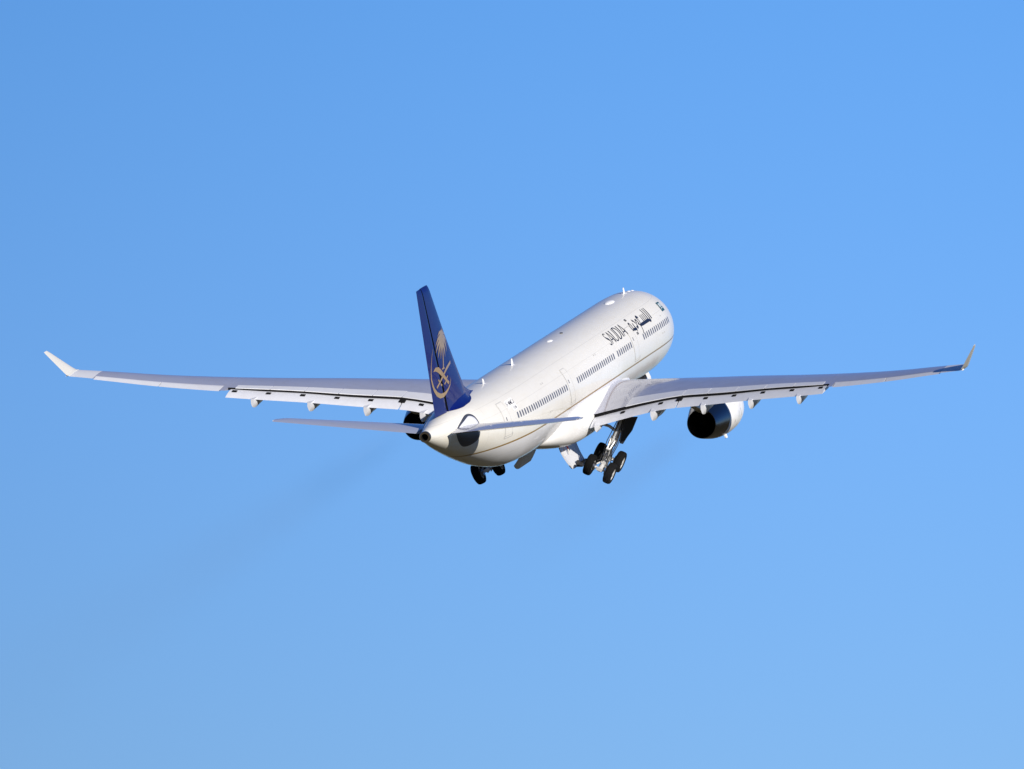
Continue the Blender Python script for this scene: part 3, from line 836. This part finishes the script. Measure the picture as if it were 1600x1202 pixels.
# ------------------------------------------------------------------ engines
def make_engine(sg):
    yc, SX, zx = 9.37, 28.05, -2.86
    tilt = 0.02
    def ring(d, r, n=56, sq=1.0):
        S = SX - d; z = zx + d * tilt
        return [(S, yc + r * math.cos(2*pi*k/n), z + r * math.sin(2*pi*k/n)) for k in range(n)]
    prof = spline([(0,.955),(.6,1.08),(1.2,1.19),(1.75,1.29),(2.4,1.39),(3.2,1.48),(4.2,1.535),(5.2,1.53),(6.0,1.45),(6.5,1.35),(6.8,1.25)])
    mb = MB()
    mb.loft([ring(d, prof(d)) for d in lin(2.26, 6.8, 20)] + [ring(6.92, 1.16), ring(6.85, 1.09), ring(6.4, 1.05), ring(5.6, 1.14)], caps=(False, True), cap_mi=1)
    e = put(mb, sg, 'engine', ['white', 'soot'], air, angle=50)
    e['label'] = ('starboard' if sg > 0 else 'port') + ' engine'
    mb = MB()
    mb.loft([ring(d, prof(d) - .006) for d in lin(2.25, 0.05, 9)] + [ring(0, .945), ring(0.0, .915), ring(.02, .90)], caps=(False, False))
    mb.loft([ring(.02, .90), ring(.5, .93), ring(1.2, .95), ring(2.2, .9), ring(2.6, .7)], caps=(False, True), mi=1)
    put(mb, sg, 'exhaust_nozzle', ['nozzle', 'soot'], e, angle=50)
    mb = MB(); mb.loft([ring(2.5, .6, 32), ring(1.6, .5, 32), ring(.9, .32, 32), ring(.4, .06, 32)], caps=(False, True))
    put(mb, sg, 'exhaust_plug', 'soot', e)
    # joints of the thrust reverser on the skin, latch lines and a drain mast
    for a0, d0, a1, d1, w in ((-12, 4.2, 6, 4.2, .05), (-20, 3.4, -12, 3.4, .09), (-38, 4.0, -28, 4.35, .12), (12, 4.6, 20, 4.9, .05), (-8, 4.9, 10, 4.6, .045), (-14, 4.8, -8, 4.95, .06), (24, 3.6, 27, 3.6, .05)):
        mb = MB()
        fn = lambda u, v: (SX - v, yc + (prof(v) + .012) * math.cos(u), zx + v * tilt + (prof(v) + .012) * math.sin(u))
        n = 6; L = []
        for k in range(n + 1):
            a = R(a0 + (a1 - a0) * k / n); d = d0 + (d1 - d0) * k / n
            L.append((mb.add(fn(a, d - w / 2)), mb.add(fn(a, d + w / 2))))
        for p, q in zip(L, L[1:]): mb.face((p[0], p[1], q[1], q[0]))
        put(mb, sg, 'panel_mark', 'seal', e, recalc=False)
    if sg > 0:
        a = R(-62); d = 3.6; r = prof(d)
        c = Vector((SX - d, yc + r * math.cos(a), zx + d * tilt + r * math.sin(a))); o = Vector((0, math.cos(a), math.sin(a))); tv = Vector((0, -math.sin(a), math.cos(a))) * .05
        mb = MB(); mb.loft([[c - o * .05 - tv + Vector((-.18, 0, 0)), c - o * .05 + tv + Vector((-.18, 0, 0)), c - o * .05 + tv + Vector((.18, 0, 0)), c - o * .05 - tv + Vector((.18, 0, 0))], [c + o * .22 - tv, c + o * .22 + tv, c + o * .22 + tv + Vector((.28, 0, 0)), c + o * .22 - tv + Vector((.28, 0, 0))]])
        put(mb, sg, 'drain_mast', 'patch', e, smooth=False)
    for s2 in (1, -1):
        mb = MB(); rr = []
        for k in range(7):
            d = 3.8 + k * .28; a = R(90 - s2 * 38); h = .28 * math.sin(pi * k / 6) ** .7 + .01
            c = Vector((SX - d, yc + prof(d) * math.cos(a), zx + d*tilt + prof(d) * math.sin(a))); o = Vector((0, math.cos(a), math.sin(a)))
            tvec = Vector((0, -math.sin(a), math.cos(a))) * .02
            rr.append([tuple(c - o*.05 + tvec), tuple(c + o*h + tvec), tuple(c + o*h - tvec), tuple(c - o*.05 - tvec)])
        mb.loft(rr)
        put(mb, sg, 'nacelle_strake', 'white', e, smooth=False)
    # pylon
    mb = MB(); rings = []
    for k in range(15):
        t = k / 14; S = 23.2 + 8.2 * t
        if S <= 25.6: top = zx + 1.62 + (S - 23.2) * .27
        else:
            x = min(.97, max(0.0, (S - sLE(yc)) / (sTE(yc) - sLE(yc)))); top = wing_pt(yc, x, -1)[2] + .12
        bot = zx + .5 if S < 27 else zx + .5 + (S - 27) / 5.9 * (wing_pt(yc, .93, -1)[2] - .12 - zx - .5)
        w = .30 * math.sin(pi * min(.97, .08 + t * .9)) ** .6
        rings.append([(S, yc - w, bot), (S, yc + w, bot), (S, yc + w, top - .1), (S, yc + w * .6, top), (S, yc - w * .6, top), (S, yc - w, top - .1)])
    mb.loft(rings)
    put(mb, sg, 'pylon', 'white', e, angle=50)
    return e
for sg in (1, -1): make_engine(sg)

# ------------------------------------------------------------------ landing gear
def wheel_rings(c, axis, r, w, kind):
    """profile turned about an axle direction through c"""
    c = Vector(c); ax = Vector(axis).normalized(); a = ax.orthogonal().normalized(); b = ax.cross(a)
    if kind == 'tyre':
        pr = [(-.36, .56), (-.48, .66), (-.5, .82), (-.42, .94), (-.25, .99), (0, 1.0), (.25, .99), (.42, .94), (.5, .82), (.48, .66), (.36, .56)]
    else:
        pr = [(-.40, .05), (-.44, .2), (-.30, .26), (-.26, .44), (-.40, .56), (.40, .56), (.26, .44), (.30, .26), (.44, .2), (.40, .05)]
    return [[tuple(c + ax * (p * w) + (a * math.cos(2*pi*k/36) + b * math.sin(2*pi*k/36)) * (q * r)) for k in range(36)] for p, q in pr]

def main_gear(sg):
    P = Vector((31.65, 5.41, -1.07)); tilt = R(23.7); L = 4.06
    root_tf = lambda p: P + Matrix.Rotation(-tilt, 3, 'X') @ (p - P)      # swings the foot inboard
    bog = P - Vector((0, 0, L)); pitch = R(14)
    def bpt(dx, dy, dz=0):                                            # bogie frame: dx aft, dy outboard
        return bog + Vector((dx * math.cos(pitch) + dz * math.sin(pitch) * 1, dy, -dx * math.sin(pitch) + dz * math.cos(pitch)))
    def done(mb, name, mats, parent, **kw): return put(mb.transform(root_tf), sg, name, mats, parent, **kw)
    mb = MB(); mb.tube([P + Vector((0, 0, -.75)), P + Vector((0, 0, -2.35))], [.22, .20], 16)
    mb.tube([P + Vector((0, 0, -2.2)), P + Vector((0, 0, -2.45))], .25, 16)
    g = done(mb, 'landing_gear', 'strut', air)
    g['label'] = ('starboard' if sg > 0 else 'port') + ' main landing gear'
    mb = MB(); mb.tube([P + Vector((0, 0, -2.4)), bog + Vector((0, 0, .1))], .135, 14); done(mb, 'oleo_piston', 'chrome', g)
    mb = MB(); mb.tube([bpt(-1.12, 0), bpt(-.6, 0), bpt(.6, 0), bpt(1.12, 0)], [.15, .17, .17, .15], 12); mb.tube([bog + Vector((0, 0, .28)), bog + Vector((0, 0, -.2))], .22, 12)
    done(mb, 'bogie_beam', 'strut', g)
    for dx in (-.99, .99):
        mb = MB(); mb.tube([bpt(dx, -.92), bpt(dx, .92)], .085, 10); done(mb, 'axle', 'strut', g)
        for dy in (-.70, .70):
            mb = MB(); mb.loft(wheel_rings(bpt(dx, dy), (0, 1, 0), .70, .52, 'tyre'), caps=(False, False)); done(mb, 'tyre', 'tyre', g, angle=50)
            mb = MB(); mb.loft(wheel_rings(bpt(dx, dy), (0, 1, 0), .70, .52, 'rim')); 
            for k in range(9):
                a = 2*pi*k/9; c = bpt(dx, dy + .145 * (1 if dy > 0 else -1)) + Vector((math.cos(a), 0, math.sin(a))) * .245
                mb.tube([c, c + Vector((0, .012 if dy > 0 else -.012, 0))], .045, 8, mi=1)
            done(mb, 'wheel_rim', ['rim', 'hose'], g, angle=30)
            mb = MB(); s2 = -1 if dy > 0 else 1
            mb.tube([bpt(dx, dy + s2 * .16), bpt(dx, dy + s2 * .36)], .26, 14); done(mb, 'brake_unit', 'metal', g)
    # torque links behind the leg, pitch trimmer, side stay, hoses
    mb = MB()
    for s2 in (-.16, .16):
        mb.tube([P + Vector((.2, s2, -2.25)), P + Vector((.72, s2 * .5, -2.95))], .055, 8); mb.tube([P + Vector((.72, s2 * .5, -2.95)), bog + Vector((.2, s2, .15))], .055, 8)
    mb.tube([P + Vector((.72, -.14, -2.95)), P + Vector((.72, .14, -2.95))], .08, 8)
    mb.box(P + Vector((.18, -.24, -2.75)), P + Vector((.30, .24, -2.35)))
    done(mb, 'torque_link', 'rim', g, angle=30)
    mb = MB(); mb.tube([P + Vector((-.22, 0, -1.9)), bpt(-.8, 0, .2)], [.09, .06], 8); mb.tube([P + Vector((-.15, .0, -1.6)), P + Vector((-.22, 0, -1.9))], .11, 8)
    done(mb, 'pitch_trimmer', 'metal', g)
    mb = MB(); mb.tube([P + Vector((.1, -.1, -1.8)), P + Vector((.05, -.6, -1.7)), P + Vector((.05, -1.05, -1.75))], .10, 10)
    done(mb, 'side_stay', 'strut', g)
    mb = MB()
    for k, (a, b, c) in enumerate(((.22, .12, .35), (.24, -.06, .5), (-.2, .16, -.3), (.05, .24, .1), (.1, -.22, .25), (.26, .2, .62))):
        mb.tube([P + Vector((a, b, -.95)), P + Vector((a + .05, b * 1.2, -1.6)), P + Vector((a + .14, b * 1.6, -2.6)), P + Vector((a + .32, b * 1.3, -3.3)), bpt(c, b * 1.5, .22), bpt(c * 1.6, b * 2.4, .12)], .028, 6)
    done(mb, 'hydraulic_hose', 'hose', g)
    mb = MB()
    for dx in (-.55, .55):
        for dy in (-.3, .3): mb.tube([bpt(dx * .2, dy * .4, .16), bpt(dx * 1.5, dy * 1.2, .14)], .05, 8)
    mb.tube([bpt(-.4, -.12, -.24), bpt(.9, -.12, -.2)], .05, 8); mb.tube([bpt(-.4, .12, -.24), bpt(.9, .12, -.2)], .05, 8)
    mb.box(bpt(.35, -.16, .1), bpt(.55, .16, .32)); mb.box(bpt(1.0, -.2, -.1), bpt(1.2, .2, .14))
    done(mb, 'brake_rod', 'rim', g, angle=30)
    # leg door outboard of the strut, toed so that its leading edge stands further out
    mb = MB()
    out = [(.60, -.6), (.60, -1.2), (.40, -1.5), (.34, -2.1), (.1, -2.45), (-.25, -2.5), (-.45, -2.0), (-.72, -1.55), (-.75, -.6)]
    dr = lambda a, b, o: tuple(P + Vector((a, .47 - .36 * a + o, b)))
    mb.loft([[dr(a, b, 0) for a, b in out], [dr(a, b, .05) for a, b in out]])
    done(mb, 'leg_door', 'navy', g, angle=30)
    mb = MB()
    for zz in (-.9, -1.7): mb.tube([P + Vector((0, .15, zz)), P + Vector((0, .48, zz - .1))], .04, 8)
    done(mb, 'door_link', 'strut', g)
    return g
for sg in (1, -1): main_gear(sg)

def bay_door(sg):
    """big door hinged near the keel, hanging down with its inner side outboard"""
    mb = MB(); rings = []
    def edge(S):
        t = (S - 28.8) / 4.3
        return -1.70 * (1 if t < .7 else 1 - .22 * ((t - .7) / .3) ** 2.5)
    for S in lin(28.8, 33.1, 16):
        dz = edge(S); row_o, row_i = [], []
        for k in range(8):
            u = k / 7; z = -3.38 + dz * u; y = 1.12 + .66 * u ** 1.6
            row_o.append((S, y, z)); row_i.append((S, y + .07, z + .0))
        rings.append(row_o + row_i[::-1])
    mb.loft(rings)
    d = put(mb, sg, 'gear_bay_door', 'panel', air, angle=40)
    d['label'] = ('starboard' if sg > 0 else 'port') + ' main gear bay door hanging open'
    mb = MB(); pts = []
    mb.tube([(31.75, 1.28, -3.5), (31.65, 1.42, -3.85)], .05, 8)
    put(mb, sg, 'door_actuator', 'red', d)
    mb = MB(); mb.tube([(31.8, 1.45, -3.85), (31.75, 1.5, -4.15)], .05, 8); put(mb, sg, 'actuator_rod', 'rim', d)
    mb = MB(); mb.box((28.9, 1.84, -5.10), (31.2, 2.2, -4.92)); mb.box((30.9, 1.8, -5.08), (31.2, 1.98, -4.7))
    put(mb, sg, 'door_latch_frame', 'hose', d, smooth=False)
    mb = MB(); mb.box((29.4, .95, -3.47), (33.3, 1.4, -3.36)); put(mb, sg, 'door_hinge', 'white', d, smooth=False)
for sg in (1, -1): bay_door(sg)

# nose gear
def nose_gear():
    mb = MB(); P = Vector((6.9, 0, -2.3)); F = Vector((6.3, .1, -3.3))
    mb.tube([P, P + (F - P) * .6], [.14, .13], 12); mb.tube([P + Vector((-.5, 0, .1)), P + Vector((.5, 0, .1))], .1, 8)
    mb.tube([P + (F - P) * .35, Vector((5.2, 0, -2.5))], .07, 8)
    g = mb.build('landing_gear', 'strut', air); g['label'] = 'nose landing gear'
    mb = MB(); mb.tube([P + (F - P) * .55, F], .085, 10); mb.build('oleo_piston', 'chrome', g)
    mb = MB(); mb.tube([F + Vector((0, -.5, 0)), F + Vector((0, .5, 0))], .06, 8); mb.build('axle', 'strut', g)
    for s in (-1, 1):
        mb = MB(); mb.loft(wheel_rings(F + Vector((0, s * .36, 0)), (0, 1, 0), .52, .38, 'tyre'), caps=(False, False)); mb.build('tyre', 'tyre', g, angle=50)
        mb = MB(); mb.loft(wheel_rings(F + Vector((0, s * .36, 0)), (0, 1, 0), .52, .38, 'rim')); mb.build('wheel_rim', 'rim', g, angle=30)
        mb = MB(); rings = []
        for S in lin(6.1, 6.9, 4):
            rings.append([(S, s * .70, -2.62), (S, s * .93, -3.1), (S, s * 1.0, -3.6), (S, s * 1.04, -3.6), (S, s * .97, -3.1), (S, s * .74, -2.62)])
        mb.loft(rings); mb.build('gear_door', 'white', g, smooth=False)
    mb = MB(); mb.loft([[(7.3 + .06*k, -.62, -2.6), (7.3 + .06*k, .78, -2.6), (7.2 + .06*k, .93, -3.1), (7.15 + .06*k, .88, -3.7), (7.15 + .06*k, -.80, -3.7), (7.2 + .06*k, -.84, -3.2)] for k in range(2)])
    mb.build('leg_door', 'navy', g, smooth=False)
nose_gear()

# ------------------------------------------------------------------ faint exhaust smoke behind each engine
def smoke(sg, dens, length):
    m = bpy.data.materials.new('exhaust_haze'); m.use_nodes = True
    nt = m.node_tree; nt.nodes.clear()
    out = nt.nodes.new('ShaderNodeOutputMaterial'); vol = nt.nodes.new('ShaderNodeVolumePrincipled')
    vol.inputs['Color'].default_value = (.30, .31, .33, 1)
    tc = nt.nodes.new('ShaderNodeTexCoord'); sp = nt.nodes.new('ShaderNodeSeparateXYZ')
    nt.links.new(tc.outputs['Object'], sp.inputs[0])
    def math_(op, a, b=None):
        n = nt.nodes.new('ShaderNodeMath'); n.operation = op
        for i, v in enumerate((a, b)):
            if v is None: continue
            if isinstance(v, (int, float)): n.inputs[i].default_value = v
            else: nt.links.new(v, n.inputs[i])
        return n.outputs[0]
    # distance from the plume's axis as a fraction of its radius, which grows aft
    rad = math_('ADD', math_('MULTIPLY', sp.outputs[0], .042), 1.0)
    d = math_('SQRT', math_('ADD', math_('POWER', sp.outputs[1], 2.0), math_('POWER', sp.outputs[2], 2.0)))
    q = math_('DIVIDE', d, rad)
    core = nt.nodes.new('ShaderNodeMapRange'); core.interpolation_type = 'SMOOTHSTEP'
    core.inputs[1].default_value = 1.0; core.inputs[2].default_value = .1; core.inputs[3].default_value = 0; core.inputs[4].default_value = 1
    nt.links.new(q, core.inputs[0])
    fade = nt.nodes.new('ShaderNodeMapRange'); fade.inputs[1].default_value = length; fade.inputs[2].default_value = 8; fade.inputs[3].default_value = 0; fade.inputs[4].default_value = 1
    nt.links.new(sp.outputs[0], fade.inputs[0])
    rise = nt.nodes.new('ShaderNodeMapRange'); rise.inputs[1].default_value = 0; rise.inputs[2].default_value = 14
    nt.links.new(sp.outputs[0], rise.inputs[0])
    nz = nt.nodes.new('ShaderNodeTexNoise'); nz.inputs['Scale'].default_value = .16; nz.inputs['Detail'].default_value = 3
    nt.links.new(tc.outputs['Object'], nz.inputs['Vector'])
    dn = math_('MULTIPLY', math_('MULTIPLY', math_('MULTIPLY', core.outputs[0], fade.outputs[0]), rise.outputs[0]), math_('MULTIPLY', math_('DIVIDE', math_('MULTIPLY', nz.outputs[0], 2.0), rad), dens))
    nt.links.new(dn, vol.inputs['Density']); nt.links.new(vol.outputs[0], out.inputs['Volume'])
    mb = MB(); n = 20; rings = []
    for k in range(9):
        x = length * k / 8; r = 1.0 + .042 * x
        rings.append([(33 + x, r * math.cos(2*pi*j/n), r * math.sin(2*pi*j/n)) for j in range(n)])
    mb.loft(rings)
    M['smoke%d' % sg] = m
    o = mb.build('exhaust_smoke', 'smoke%d' % sg, None)
    o.matrix_world = Matrix.Translation(POS) @ ROT.to_4x4() @ Matrix.Translation((28.6 - 33.0, sg * 9.37, -2.86))
    o['kind'] = 'stuff'; o['category'] = 'smoke'
    o['label'] = ('very faint short smoke trail below the right engine' if sg > 0 else 'faint grey smoke trail drifting down left from the engine behind the tail')
    return o
smoke(1, .026, 55); smoke(-1, .020, 125)
